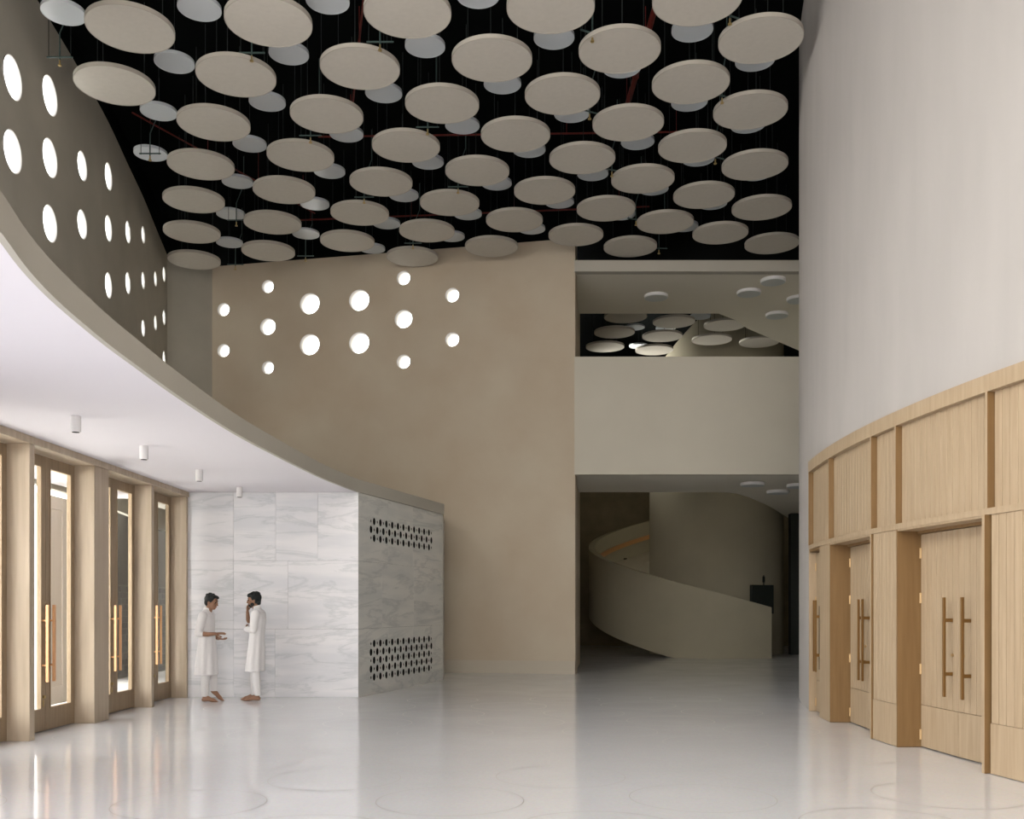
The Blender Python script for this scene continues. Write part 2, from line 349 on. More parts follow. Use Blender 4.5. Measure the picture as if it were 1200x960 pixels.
# ------------------------------------------------------------------ gallery on the right of the back wall
bm = bmesh.new()
strip(bm, [(1.42, 22.25), (1.62, 24.5), (1.84, 26.8), (1.90, 39.2)], [(1.10, 22.55), (1.3, 24.6), (1.5, 26.9), (1.55, 39.2)], 0, 9.8)
tag(link('wall_passage', mesh('wall_passage', bm, M['plaster'])), 'return wall on the left side of the gallery opening', 'wall', kind='structure')
VE = [(1.6, 25.65), (5.30, 25.65), (5.62, 25.72), (5.92, 26.0), (6.4, 26.8), (6.85, 27.7), (7.35, 28.7), (7.76, 29.6), (8.15, 30.5), (8.44, 31.2), (9.2, 33)]
VU = [(1.6, 25.4), (5.3, 25.4), (5.84, 25.95), (6.36, 26.75), (7.3, 27.8), (8.34, 28.96), (9.6, 30.3), (11, 33)]
def slab(name, z0, z1, m, label, cat):
    bm = bmesh.new(); VV = VU if z0 > 6 else VE
    prism(bm, [(1.44, 22.40), (13.9, 22.40), (13.9, 33)] + VV[::-1], z0, z1)
    bmesh.ops.triangulate(bm, faces=[f for f in bm.faces if len(f.verts) > 4])
    tag(link(name, mesh(name, bm, m)), label, cat, kind='structure')
M['gsoffit'] = mat('gallery_soffit', (.78, .745, .65), .85, .15)
slab('ceiling_gallery', 9.04, 9.26, M['gsoffit'], 'plain soffit over the upper gallery behind the opening', 'ceiling')
slab('floor_gallery', 4.485, 4.9, M['gsoffit'], 'gallery floor slab whose underside roofs the passage', 'floor')
tag(link('parapet_gallery', boxmesh('parapet_gallery', 1.40, 8.2, 22.22, 22.40, 4.485, 7.13, M['gallery'])), 'plain beige gallery parapet spanning the opening', 'parapet', kind='structure')
tag(link('trim_1', boxmesh('trim_1', 1.40, 8.2, 22.20, 22.42, 9.04, 9.29, M['fascia'])), 'pale beam closing the top of the gallery opening', 'beam', kind='structure')
# stair hall walls
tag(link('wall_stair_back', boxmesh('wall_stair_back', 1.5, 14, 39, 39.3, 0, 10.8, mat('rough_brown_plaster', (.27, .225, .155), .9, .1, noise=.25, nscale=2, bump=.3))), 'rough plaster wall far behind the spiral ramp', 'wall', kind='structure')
tag(link('wall_stair_right', boxmesh('wall_stair_right', 8.85, 14, 31.4, 31.7, 0, 4.485, mat('unlit_passage', (.045, .05, .045), .8, .1))), 'end wall right of the ramp, coloured for the unlit passage', 'wall', kind='structure')  # near-black colour stands for the shade of a deep passage
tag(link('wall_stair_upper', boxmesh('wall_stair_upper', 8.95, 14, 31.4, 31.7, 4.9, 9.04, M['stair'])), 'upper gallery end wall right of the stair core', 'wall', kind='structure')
RC = Vector((6.57, 33.0))
def hp(th, r): return (RC.x-r*math.sin(th), RC.y-r*math.cos(th))
# core
bm = bmesh.new()
ths = [1.1-.05*i for i in range(0, 61)]
tops = [7.0 if t > .86 else (9.3+(.86-t)*2.2 if t > .2 else 10.8) for t in ths]
strip(bm, [hp(t, 2.4) for t in ths], [hp(t, 2.2) for t in ths], 0, tops)
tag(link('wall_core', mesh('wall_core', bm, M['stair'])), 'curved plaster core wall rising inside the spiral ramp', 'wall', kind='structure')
# ramp: parapet, deck, handrail
ramp = empty('spiral_ramp', (RC.x, RC.y, 0), 0, 'spiral ramp with solid plaster parapet winding round the curved core', 'ramp', kind='structure')
def helix(name, r0, r1, zt, zb, t0, t1, n, m, parent, sm=True):
    bm = bmesh.new(); q = []
    for i in range(n+1):
        t = t0+(t1-t0)*i/n; z1 = zt(t); z0_ = zb(t); cs = []
        for r, z in ((r0, z0_), (r0, z1), (r1, z1), (r1, z0_)):
            x, y = hp(t, r); cs.append(bm.verts.new((x-RC.x, y-RC.y, z)))
        q.append(cs)
    for i in range(n):
        for k in range(4):
            l = (k+1) % 4; bm.faces.new((q[i][k], q[i+1][k], q[i+1][l], q[i][l]))
    bm.faces.new(q[0]); bm.faces.new(q[-1][::-1])
    return link(name, mesh(name, bm, m), parent)
zt = lambda t: 1.5+1.06*(t+.273)
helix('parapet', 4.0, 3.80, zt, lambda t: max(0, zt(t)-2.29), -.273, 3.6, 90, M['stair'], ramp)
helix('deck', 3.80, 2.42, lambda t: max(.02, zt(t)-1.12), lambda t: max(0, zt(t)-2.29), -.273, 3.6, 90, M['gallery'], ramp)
helix('handrail', 3.77, 3.70, lambda t: zt(t)-.50, lambda t: zt(t)-.66, .1, 3.3, 70, M['handle_copper'], ramp)
# dark cabinet on the core
cb = empty('core_opening', (*hp(-.52, 2.46), 0), .52, 'dark box for a core opening, small sign above it, behind the ramp parapet', 'opening_panel')
link('opening_body', boxmesh('opening_body', -.46, .46, -.05, .06, 1.3, 2.20, M['grey_box'], .01), cb)  # dark box standing in for a dark opening in the core wall
link('sign', boxmesh('sign', .02, .10, -.03, .0, 2.28, 2.46, M['grey_box']), cb)
link('post', boxmesh('post', .05, .07, -.03, .0, 2.2, 2.5, M['grey_box']), cb)
k = empty('wall_socket', (4.33, 36.0, 3.05), 0, 'small black socket box on the inside of the ramp parapet', 'socket')
x, y = hp(2.42, 3.77); k.location = (x, y, 3.22); k.rotation_euler[2] = 2.42
link('box', boxmesh('box', -.07, .07, -.05, .02, -.06, .06, M['dark'], .005), k)
# round surface lamps under both gallery slabs
bm = bmesh.new(); cyl(bm, (0, 0, -.07), (0, 0, 0), .285, n=40); LB = mesh('housing', bm, M['lamp_white'], bevel=.006)
bm = bmesh.new(); cyl(bm, (0, 0, -.078), (0, 0, -.07), .265, n=40); LD = mesh('diffuser', bm, M['lamp_disc'])
gl = [(3.48, 23.9, 9.04, 'round ceiling light alone at the left of the upper gallery soffit'),
      (5.65, 23.6, 9.04, 'round ceiling light in the middle of the upper gallery soffit'),
      (6.00, 22.75, 9.04, 'round ceiling light nearest the beam of the upper gallery'),
      (6.80, 25.4, 9.04, 'round ceiling light lowest in view on the upper gallery soffit'),
      (6.98, 24.1, 9.04, 'round ceiling light half hidden by the drum wall, upper gallery'),
      (5.76, 23.7, 4.485, 'round ceiling light left of its pair under the passage soffit'),
      (6.80, 25.3, 4.485, 'round ceiling light farther back under the passage soffit'),
      (6.95, 24.0, 4.485, 'round ceiling light half hidden by the drum wall, passage soffit')]
for x, y, z, lb in gl:
    e = empty('ceiling_light', (x, y, z), 0, lb, 'ceiling light', 'round ceiling lights of the gallery')
    link('housing', LB, e); link('diffuser', LD, e)

# ------------------------------------------------------------------ canopy over the entrance
CE = [(-1.10, 1.0), (-1.58, 2.0), (-2.00, 3.0), (-2.19, 3.5), (-2.37, 4.05), (-2.515, 4.58), (-2.64, 5.12), (-2.76, 5.62), (-2.85, 6.15), (-2.91, 6.7), (-2.96, 7.3), (-2.99, 7.9), (-3.02, 8.5), (-3.045, 9.3), (-3.06, 10.4), (-3.04, 11.4), (-2.985, 12.4), (-2.91, 13.6), (-2.81, 14.8), (-2.69, 15.7), (-2.56, 16.5)]
CEs = spline(CE, 3)
L = [(-6.84, p[1]) for p in CEs]
bm = bmesh.new(); strip(bm, offset(CEs, .03), L, 3.42, 3.60)
tag(link('canopy', mesh('canopy', bm, M['white_soffit'])), 'white canopy soffit sweeping over the entrance doors', 'canopy', kind='structure')
full = CEs + [(-2.29, 17.4), (-1.97, 18.5), (-1.68, 19.5), (-1.41, 20.42)]
bm = bmesh.new(); strip(bm, offset(full, -.012), offset(full, .03), 3.42, 3.63)
tag(link('canopy_fascia', mesh('canopy_fascia', bm, M['fascia'])), 'curved grey beige edge band running round the canopy', 'fascia', kind='structure')
bm = bmesh.new(); prism(bm, [(-2.70, 16.55), (-1.56, 20.42), (-1.56, 22.5), (-6.8, 23.6), (-6.8, 16.55)], 3.42, 3.60)
tag(link('canopy_roof', mesh('canopy_roof', bm, M['fascia'])), 'flat roof of the marble block behind the canopy edge', 'roof', kind='structure')

# ------------------------------------------------------------------ marble block: two faces of single slabs
def slab_part(parent, name, P, d, nrm, t0, t1, z0, z1, m, label=None):
    """one slab on the line P + d*t (metres), thickness inward"""
    g = .0015; a = P+d*(t0+g); b = P+d*(t1-g); o = nrm*.03
    bm = bmesh.new(); prism(bm, [tuple(a), tuple(b), tuple(b-o), tuple(a-o)], z0+g, z1-g)
    bmesh.ops.translate(bm, verts=bm.verts, vec=(0, 0, 0))
    ob = link(name, mesh(name, bm, m, bevel=.0012), parent)
    if label: ob['label'] = label
    return ob
wm = empty('wall_marble', (0, 0, 0), 0, 'white marble wall of large slabs behind the two men', 'wall', kind='structure')
P0 = Vector((-5.60, 16.5)); dx = Vector((1, 0)); W = 3.04
jr = {0: [0, .96, 1.65, W], 1: [0, .96, 1.87, W], 2: [0, .96, 1.66, 2.36, W]}
for r, js in jr.items():
    for a, b in zip(js, js[1:]): slab_part(wm, 'marble_slab', P0, dx, Vector((0, -1)), a, b, 1.14*r, 1.14*(r+1), M['marble'])
wg = empty('wall_grille', (0, 0, 0), 0, 'greyer marble wall with two bands of round ventilation holes', 'wall', kind='structure')
P1 = Vector((-2.56, 16.5)); P2 = Vector((-1.43, 20.42)); dl = (P2-P1); LL = dl.length; dl.normalize(); nr = Vector((dl.y, -dl.x))
def holed(parent, t0, t1, z0, z1, cols, rowsz, par):
    """slab with a staggered pattern of large and small round holes"""
    bm = bmesh.new(); g = .0015
    cw, rh = .1325, .145
    def V(t, z, dep=0):
        p = P1+dl*t-nr*dep; return bm.verts.new((p.x, p.y, z))
    def quad(a, b, c, d): 
        if b-a > 1e-4 and d-c > 1e-4: bm.faces.new((V(a, c), V(b, c), V(b, d), V(a, d)))
    c0 = cols[0][1]-cw/2; c1 = cols[-1][1]+cw/2; r0 = min(rowsz)-rh/2; r1 = max(rowsz)+rh/2
    quad(t0+g, t1-g, z0+g, r0); quad(t0+g, t1-g, r1, z1-g); quad(t0+g, c0, r0, r1); quad(c1, t1-g, r0, r1)
    for i, tc in cols:
        for j, zc in enumerate(sorted(rowsz, reverse=True)):
            big = (i+j) % 2 == par; r = .0615 if big else .027; n = 12 if big else 8
            N = 12
            ci = [V(tc+r*math.cos(2*math.pi*k/N+.0), zc+r*1.08*math.sin(2*math.pi*k/N)) for k in range(N)]
            ib = [V(tc+r*math.cos(2*math.pi*k/N+.0), zc+r*1.08*math.sin(2*math.pi*k/N), .006) for k in range(N)]
            sq = []
            for k in range(N):
                a = 2*math.pi*k/N; cx_, cy_ = math.cos(a), math.sin(a); s = 1/max(abs(cx_), abs(cy_)) if k % 3 else 1
                px, py = cx_*s, cy_*s
                sq.append([px, py])
            for k in range(N):  # square points on the edge; add the corner between 1 and 2 (mod 3)
                pass
            so = [V(tc+p[0]*cw/2, zc+p[1]*rh/2) for p in sq]
            for k in range(N):
                l = (k+1) % N
                if k % 3 == 1:
                    a = math.pi/4+(k//3)*math.pi/2; cv = V(tc+math.copysign(cw/2, math.cos(a)), zc+math.copysign(rh/2, math.sin(a)))
                    bm.faces.new((ci[k], so[k], cv, so[l], ci[l]))
                else: bm.faces.new((ci[k], so[k], so[l], ci[l]))
                bm.faces.new((ci[k], ci[l], ib[l], ib[k]))
    # edges of the slab
    for (ta, za, tb, zb) in ((t0+g, z0+g, t1-g, z0+g), (t0+g, z1-g, t1-g, z1-g), (t0+g, z0+g, t0+g, z1-g), (t1-g, z0+g, t1-g, z1-g)):
        bm.faces.new((V(ta, za), V(tb, zb), V(tb, zb, .012), V(ta, za, .012)))
    bmesh.ops.remove_doubles(bm, verts=bm.verts, dist=1e-5)
    link('perforated_slab', mesh('perforated_slab', bm, M['marble_grey']), parent)
colT = [(i, .126*LL+.1325*i) for i in range(23)]
js = [0, colT[5][1]+.066, colT[14][1]+.066, LL]
for a, b in zip(js, js[1:]):
    cs = [c for c in colT if a < c[1] < b]
    holed(wg, a, b, 2.28, 3.42, cs, [2.985, 2.84, 2.695], 1)
    holed(wg, a, b, 0, 1.14, cs, [.875, .73, .585, .44, .295], 1)
js = [0, .24*LL, .61*LL, LL]
for a, b in zip(js, js[1:]): slab_part(wg, 'marble_slab', P1, dl, nr, a, b, 1.14, 2.28, M['marble_grey'])
bm = bmesh.new(); prism(bm, [(-2.585, 16.52+.04), (-2.60+1.13, 20.4), (-1.46, 20.40), (-3.0, 21.5), (-5.6, 21.5), (-5.6, 16.56)][0:1]+[(-1.50, 20.39), (-1.6, 22.6), (-5.6, 23.2), (-5.6, 16.56)], 0, 3.41)
o = link('wall_block', mesh('wall_block', bm, M['dark'])); tag(o, 'dark core behind the marble slabs and their holes', 'wall', kind='structure')
o.location = (-.22, .06, 0)
bm = bmesh.new(); e0 = P2; prism(bm, [tuple(P2), tuple(P2+Vector((-.03, .01))), (-1.60, 22.8), (-1.56, 22.8)], 0, 3.42)
link('end_slab', mesh('end_slab', bm, M['marble_grey']), wg)

# ------------------------------------------------------------------ left entrance: posts, lintel, glazed doors
ent = empty('entrance_frame', (-5.4, 11.1, 0), 0, 'weathered oak frame of deep posts and lintel around the glass entrance doors', 'door frame', kind='structure')
def ep(name, x0, x1, y0, y1, z0, z1, m): return link(name, boxmesh(name, x0+5.4, x1+5.4, y0-11.1, y1-11.1, z0, z1, m, .004), ent)
XF, XR = -5.40, -5.72
posts = [(11.08, 11.20), (12.80, 13.26), (14.83, 14.93), (16.42, 16.50)]
for y0, y1 in posts: ep('post', XR, XF, y0, y1, 0, 3.335, M['post'])
ep('lintel', XR, XF+.02, 9.0, 12.9, 3.335, 3.42, M['post']); ep('lintel', XR, XF+.02, 12.9, 16.495, 3.335, 3.42, M['post'])
ep('post', XR, XF, 9.0, 9.46, 0, 3.335, M['post'])
tag(link('threshold', boxmesh('threshold', -5.98, -5.70, 9.0, 16.5, .0, .012, M['fascia'])), 'thin pale threshold strip under the glass doors', 'threshold', kind='structure')
bm = bmesh.new(); box(bm, -6.9, -5.73, 9.0, 16.9, 3.36, 3.42)
tag(link('trim_2', mesh('trim_2', bm, M['white_soffit'])), 'outer reveal above the entrance doors', 'trim', kind='structure')
XD = -5.68
def leafL(parent, y0, y1, hinge_far, hy):
    lf = empty('leaf', (0, y0, 0), parent=parent); w_ = y1-y0; st = .115
    bm = bmesh.new(); a = .003
    box(bm, -.025, .025, a, st, .012, 3.325); box(bm, -.025, .025, w_-st, w_-a, .012, 3.325)
    box(bm, -.025, .025, st, w_-st, .012, .27); box(bm, -.025, .025, st, w_-st, 3.20, 3.325)
    link('leaf_frame', mesh('leaf_frame', bm, M['door_wood']), lf)
    bm = bmesh.new(); b0, b1, c0, c1 = st, w_-st, .27, 3.20; q = .012
    box(bm, -.02, .032, b0, b0+q, c0, c1); box(bm, -.02, .032, b1-q, b1, c0, c1); box(bm, -.02, .032, b0, b1, c0, c0+q); box(bm, -.02, .032, b0, b1, c1-q, c1)
    link('glazing_bead', mesh('glazing_bead', bm, M['oak']), lf)
    link('pane', boxmesh('pane', -.004, .004, b0, b1, c0, c1, M['glass']), lf)
    bm = bmesh.new(); y = hy-y0
    box(bm, .075, .105, y-.016, y+.016, .60, 1.53)
    for z in (.80, 1.34): cyl(bm, (.02, y, z), (.08, y, z), .012)
    link('pull_handle', mesh('pull_handle', bm, M['handle_copper']), lf)
    if not hinge_far:
        bm = bmesh.new(); cyl(bm, (.02, w_-.06, .42), (.05, w_-.06, .42), .02); box(bm, .02, .03, w_-.075, w_-.045, .3, .38)
        link('lock', mesh('lock', bm, M['brass']), lf)
labs = ['nearest glazed entrance door pair with white daylight behind its panes', 'middle glazed entrance door pair, grey brick seen through the glass', 'farthest glazed entrance door pair, beside the white marble wall', 'glazed entrance door pair cut by the left edge of the picture']
dn = 4
for (y0, y1), lb in zip(((11.2, 12.8), (13.26, 14.83), (14.93, 16.42), (9.46, 11.08)), labs):
    d = empty('door_%d' % dn, (XD, 0, 0), 0, lb, 'door', 'glazed entrance doors', 'structure'); dn += 1
    ym = (y0+y1)/2
    leafL(d, y0, ym, False, ym-.085); leafL(d, ym, y1, True, ym+.085)
# outside the doors
tag(link('outdoor_ground', boxmesh('outdoor_ground', -40, -5.98, -25, 45, -.2, -.01, M['outdoor_paving'])), 'pale paving outside the entrance doors', 'paving', kind='structure')
bw = empty('outdoor_brick_wall', (-8.3, 20.2, 0), 0, 'grey brick wall seen through the middle and far entrance doors', 'wall', kind='structure')
link('mortar', boxmesh('mortar', -.12, .0, -.1, 6.5, 0, 1.98, M['mortar']), bw)
BR = boxmesh('brick', -.006, .014, -.135, .135, -.058, .058, M['brick'])
for r in range(15):
    for c in range(20):
        y = .06+.29*c+(.145 if r % 2 else 0)
        if y < 6.2: link('brick', BR, bw, (0, y, .07+.13*r))
link('rendered_wall', boxmesh('rendered_wall', -.2, -.02, -.1, 6.5, 1.98, 4.2, mat('dark_render', (.115, .115, .11), .9, .1)), bw)
pn = empty('outdoor_panelled_door', (-7.0, 14.6, 0), 0, 'open pale panelled door standing outside beyond the nearest glass door', 'door')
for y0 in (0, .95):
    bm = bmesh.new(); z1 = 3.2
    box(bm, -.03, .0, y0, y0+.92, .02, z1)
    box(bm, 0, .02, y0, y0+.14, .02, z1); box(bm, 0, .02, y0+.78, y0+.92, .02, z1); box(bm, 0, .02, y0+.14, y0+.78, .02, .3); box(bm, 0, .02, y0+.14, y0+.78, z1-.2, z1)
    link('leaf', mesh('leaf', bm, M['pale_door'], bevel=.004), pn)
# canopy downlights
bm = bmesh.new(); cyl(bm, (0, 0, -.16), (0, 0, 0), .05, n=24); DLm = mesh('housing', bm, M['lamp_white'], bevel=.003)
bm = bmesh.new(); cyl(bm, (0, 0, -.163), (0, 0, -.158), .036, n=20); DLl = mesh('lens', bm, M['dark'])
for (x, y), o_ in zip(((-4.38, 9.94), (-4.38, 11.78), (-4.36, 13.8), (-4.35, 15.8)), ('nearest', 'second nearest', 'third nearest', 'farthest')):
    e = empty('downlight', (x, y, 3.42), 0, '%s of the four white cylinder downlights under the canopy' % o_, 'downlight', 'cylinder downlights under the canopy')
    link('housing', DLm, e); link('lens', DLl, e)

# ------------------------------------------------------------------ timber panelling and doors on the drum
pan = empty('wall_panelling', (0, 0, 0), 0, 'pale oak panelling of vertical planks wrapping the foot of the drum wall', 'panelling', kind='structure')
def arc(y0, y1, n=None):
    a0, a1 = dang(y0), dang(y1); n = n or max(2, int(abs(y1-y0)/.35)); return [a0+(a1-a0)*i/n for i in range(n+1)]
def arcstrip(name, y0, y1, d0, d1, z0, z1, m, parent=pan, bev=0):
    A_ = arc(y0, y1); bm = bmesh.new(); strip(bm, [dpt(a, d1) for a in A_], [dpt(a, d0) for a in A_], z0, z1); return link(name, mesh(name, bm, m), parent)
YE = 14.38; YN = -5.0
YE = 14.32
arcstrip('top_rail', YN, YE, -.06, .02, 3.445, 3.60, M['oak'])
arcstrip('middle_rail', YN, YE, -.06, .012, 2.335, 2.395, M['oak'])
bays = [(11.31, 12.92), (8.97, 10.62)]
fins = [14.29, 12.92, 11.28, 10.62, 8.93, 6.9, 4.8]
def shaded_mullion(x0, x1, y0, y1, z0_, z1_):
    me = boxmesh('mullion', x0, x1, y0, y1, z0_, z1_, [M['oak'], M['oak_shaded']])
    for p in me.polygons: p.material_index = 1 if abs(p.normal.y) > .9 else 0  # side faces take the shaded oak colour
    return me
def plank_mesh(w_, z0, z1, m, nm='plank'):
    return boxmesh(nm, -.02, .012, -w_/2, w_/2, z0, z1, m, .0035)
def planks(y0, y1, d, z0, z1, parent=pan, m=None):
    a0, a1 = dang(min(y0, y1)), dang(max(y0, y1)); Ln = (a1-a0)*DR; n = max(1, round(Ln/.105)); w_ = Ln/n
    me = plank_mesh(w_-.006, z0, z1, m or M['oak'])
    for i in range(n):
        a = a0+(a1-a0)*(i+.5)/n; x, y = dpt(a, d)
        o = link('plank', me, parent, (x, y, 0)); o.rotation_euler[2] = -a + math.pi  # outward face (+x local) looks to the hall
for y0, y1 in zip(fins[1:], fins):
    planks(y0+.02, y1-.02, -.06, 2.395, 3.445)
for i, yf in enumerate(fins):
    a = dang(yf); x, y = dpt(a)
    o = link('mullion', shaded_mullion(-.07, .018, -.016, .016, 2.395, 3.445), pan, (x, y, 0)); o.rotation_euler[2] = -a+math.pi
# lower fixed panels between the door bays
for y0, y1 in ((10.63, 11.26), (6.92, 8.90), (4.82, 6.86)):
    planks(y0+.01, y1-.01, -.015, .46, 2.335)
    arcstrip('kick_board', y0, y1, -.05, -.003, 0.006, .458, M['oak'])
for yf in (11.285, 8.935, 6.9, 4.8):
    a = dang(yf); x, y = dpt(a)
    o = link('mullion', shaded_mullion(-.07, .045 if yf < 9 else .015, -.02, .02, 0.004, 2.335), pan, (x, y, 0)); o.rotation_euler[2] = -a+math.pi
arcstrip('side_board', 12.92, 13.52, -.05, .0, .004, 2.335, M['oak'])
a = dang(14.30); x, y = dpt(a); o = link('edge_post', boxmesh('edge_post', -.14, .01, -.02, .02, .004, 3.445, M['oak'], .002), pan, (x, y, 0)); o.rotation_euler[2] = -a+math.pi
# jambs and heads of the recessed bays
for y0, y1 in bays:
    for yj, s in ((y0, -1), (y1, 1)):
        a = dang(yj); x, y = dpt(a, 0)
        o = link('jamb', boxmesh('jamb', -.32, .0, -.02 if s < 0 else 0, 0 if s < 0 else .02, .004, 2.335, M['oak_shaded'] if s > 0 else M['oak']), pan, (x, y, 0)); o.rotation_euler[2] = math.pi-a  # far jamb faces the viewer, so it gets the shaded oak
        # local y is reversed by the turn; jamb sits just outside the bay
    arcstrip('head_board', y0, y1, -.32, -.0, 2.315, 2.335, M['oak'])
    arcstrip('door_head', y0, y1, -.30, -.22, 2.285, 2.315, M['oak_shaded'])
bmH = bmesh.new(); box(bmH, .075, .10, -.014, .014, .60, 1.60)
for z in (.83, 1.37): box(bmH, .0, .08, -.012, .012, z-.018, z+.018)
HM = mesh('pull_handle', bmH, M['handle'], bevel=.002)
bmG = bmesh.new()
cyl(bmG, (0.0, 0, -.055), (0, 0, .055), .014); HG = mesh('hinge', bmG, M['hinge'])
def leafR(parent, yA, yB, d, hinge_far, handle_y, vision=False):
    """leaf whose face follows the chord from depth yA to yB"""
    pa = Vector(drum(yA, d)); pb = Vector(drum(yB, d)); v = pb-pa; w_ = v.length; rz = math.atan2(v.y, v.x)-math.pi/2
    lf = empty('leaf', (pa.x, pa.y, 0), rz, parent=parent)      # local +y runs away from the viewer, local -x faces the hall
    link('leaf_core', boxmesh('leaf_core', .012, .05, .004, w_-.004, .012, 2.28, M['oak_shaded']), lf)
    n = max(1, round(w_/.105)); pw = w_/n
    me = boxmesh('plank', -.012, .012, -pw/2+.003, pw/2-.003, .46, 2.28, M['oak'], .003)
    for i in range(n): link('plank', me, lf, (0, pw*(i+.5), 0))
    link('kick_board', boxmesh('kick_board', -.012, .012, .004, w_-.004, .012, .456, M['oak'], .002), lf)
    for hy in handle_y:
        link('pull_handle', HM, lf, (-.012, hy, 0), math.pi)
    for z in (.14, .84, 1.60, 2.08):
        link('hinge', HG, lf, (-.016, w_-.004 if hinge_far else .004, z))
    if vision:
        link('vision_panel', boxmesh('vision_panel', -.016, -.013, .36, .50, .62, 1.52, M['dark']), lf)
    bm = bmesh.new(); cyl(bm, (-.03, .10 if hinge_far else w_-.1, 1.02), (-.01, .10 if hinge_far else w_-.1, 1.02), .016)
    link('lock', mesh('lock', bm, M['hinge']), lf)
    return lf
d1 = empty('door_1', (0, 0, 0), 0, 'nearest pale oak double door, set deep in the curved panelling', 'door', 'timber auditorium doors', 'structure')
leafR(d1, 9.0, 9.83, -.27, False, (.83-.22,)); leafR(d1, 9.83, 10.60, -.27, True, (.11,))
d2 = empty('door_2', (0, 0, 0), 0, 'second pale oak double door, partly hidden by its deep recess', 'door', 'timber auditorium doors', 'structure')
leafR(d2, 11.34, 12.13, -.27, False, (.79-.05,)); leafR(d2, 12.13, 12.90, -.27, True, (.11,))
d3 = empty('door_3', (0, 0, 0), 0, 'farthest oak door with a dark slot beside its pull handle', 'door', 'timber auditorium doors', 'structure')
leafR(d3, 13.54, 14.27, -.10, True, (.27, .42), True)
arcstrip('door_head', 13.52, 14.3, -.14, -.0, 2.295, 2.335, M['oak_shaded'])

# ------------------------------------------------------------------ ceiling discs
BIG = [(-5.22, 13.54), (-6.02, 15.01), (-4.11, 14.75), (-4.88, 16.2), (-5.57, 17.73), (-6.19, 19.26), (-6.76, 20.91), (-7.25, 22.58), (-3.71, 17.37), (-4.33, 18.81), (-4.93, 20.39), (-5.42, 22.02), (-2.98, 15.93), (-2.23, 14.53), (-1.1, 15.59), (-1.82, 17.0), (-2.44, 18.45), (-3.06, 19.9), (-3.56, 21.42), (-0.29, 14.31), (0.06, 16.6), (-0.63, 17.98), (-1.22, 19.4), (-1.79, 20.84), (-2.25, 22.37), (0.78, 15.3), (1.24, 17.47), (0.62, 18.84), (0.05, 20.26), (-0.45, 21.74), (1.36, 21.07), (1.53, 14.07), (3.47, 13.81), (2.7, 14.96), (1.9, 16.2), (3.8, 15.79), (3.1, 17.02), (2.42, 18.32), (4.35, 17.74), (3.69, 19.04), (1.87, 19.68), (3.15, 20.36), (4.95, 19.63), (4.41, 20.96), (2.6, 21.75), (5.66, 21.56), (-3.29, 13.38), (-1.39, 13.17), (0.51, 13.06), (2.41, 12.88)]
FAR = [(3.09, 26.95), (2.95, 28.5), (2.83, 30.08), (4.49, 27.44), (4.39, 28.91), (4.38, 30.45), (5.97, 27.77), (5.91, 29.28), (7.38, 29.56)]
SMALL = [(-6.23, 13.75), (-5.12, 15.01), (-4.31, 13.65), (-3.33, 14.77), (-4.0, 16.18), (-5.89, 16.5), (-6.58, 18.02), (-4.68, 17.66), (-5.33, 19.22), (-5.91, 20.8), (-6.4, 22.43), (-4.04, 20.28), (-4.56, 21.9), (-3.46, 18.76), (-2.51, 13.48), (-1.28, 14.57), (-2.06, 15.9), (-2.89, 17.27), (0.61, 14.35), (-0.15, 15.62), (-0.85, 16.97), (-1.56, 18.36), (1.0, 16.56), (0.31, 17.87), (-0.3, 19.29), (-2.17, 19.85), (-2.7, 21.3), (-0.93, 20.79), (0.97, 20.18), (0.43, 21.6), (-1.35, 22.05), (-3.22, 22.80), (1.54, 18.86), (-0.46, 13.35), (2.58, 14.16), (1.68, 15.14), (3.67, 14.95), (2.9, 16.18), (2.23, 17.56), (4.04, 16.94), (3.43, 18.23), (2.79, 19.53), (4.65, 18.86), (4.1, 20.25), (2.3, 20.8), (3.74, 21.46)]
FSM = [(3.05, 27.9), (3.32, 27.0), (3.62, 29.2), (4.0, 31.3), (5.35, 28.1), (4.55, 29.3), (6.6, 28.6)]
def disc_meshes(r, t, m, mr, n=64):
    bm = bmesh.new(); cyl(bm, (0, 0, .004), (0, 0, t), r-.008, n=n); a = mesh('panel', bm, m, bevel=0)
    bm = bmesh.new(); prof = [(r-.010, 0), (r, 0.0), (r, t+.003), (r-.010, t+.003)]
    vv = [[bm.verts.new((p*math.cos(2*math.pi*i/n), p*math.sin(2*math.pi*i/n), z)) for i in range(n)] for p, z in prof]
    for k in range(4):
        for i in range(n): bm.faces.new((vv[k][i], vv[k][(i+1) % n], vv[(k+1) % 4][(i+1) % n], vv[(k+1) % 4][i]))
    b = mesh('rim', bm, mr, False)
    return a, b
DB = disc_meshes(.581, .058, M['disc'], M['disc_rim']); DS = disc_meshes(.295, .045, M['disc_small'], M['disc_small'], 40)
bm = bmesh.new()
cyl(bm, (0, 0, .05), (0, 0, 1.40), .006, n=6); RB = mesh('hanger_rod', bm, M['rod'])
bm = bmesh.new(); cyl(bm, (0, 0, .04), (0, 0, 1.05), .005, n=6); RS = mesh('hanger_rod', bm, M['rod'])
ordn = ['first', 'second', 'third', 'fourth', 'fifth', 'sixth', 'seventh', 'eighth', 'ninth', 'tenth', 'eleventh']
def rowed(P, edges):
    out = []
    us = [(x*.888+y*.46, -x*.46+y*.888, i) for i, (x, y) in enumerate(P)]
    for r in range(len(edges)+1):
        lo = edges[r-1] if r else -99; hi = edges[r] if r < len(edges) else 99
        g = sorted([u for u in us if lo <= u[0] < hi], key=lambda u: -u[1])
        for k, (_, _, i) in enumerate(g): out.append((i, r, k))
    return out
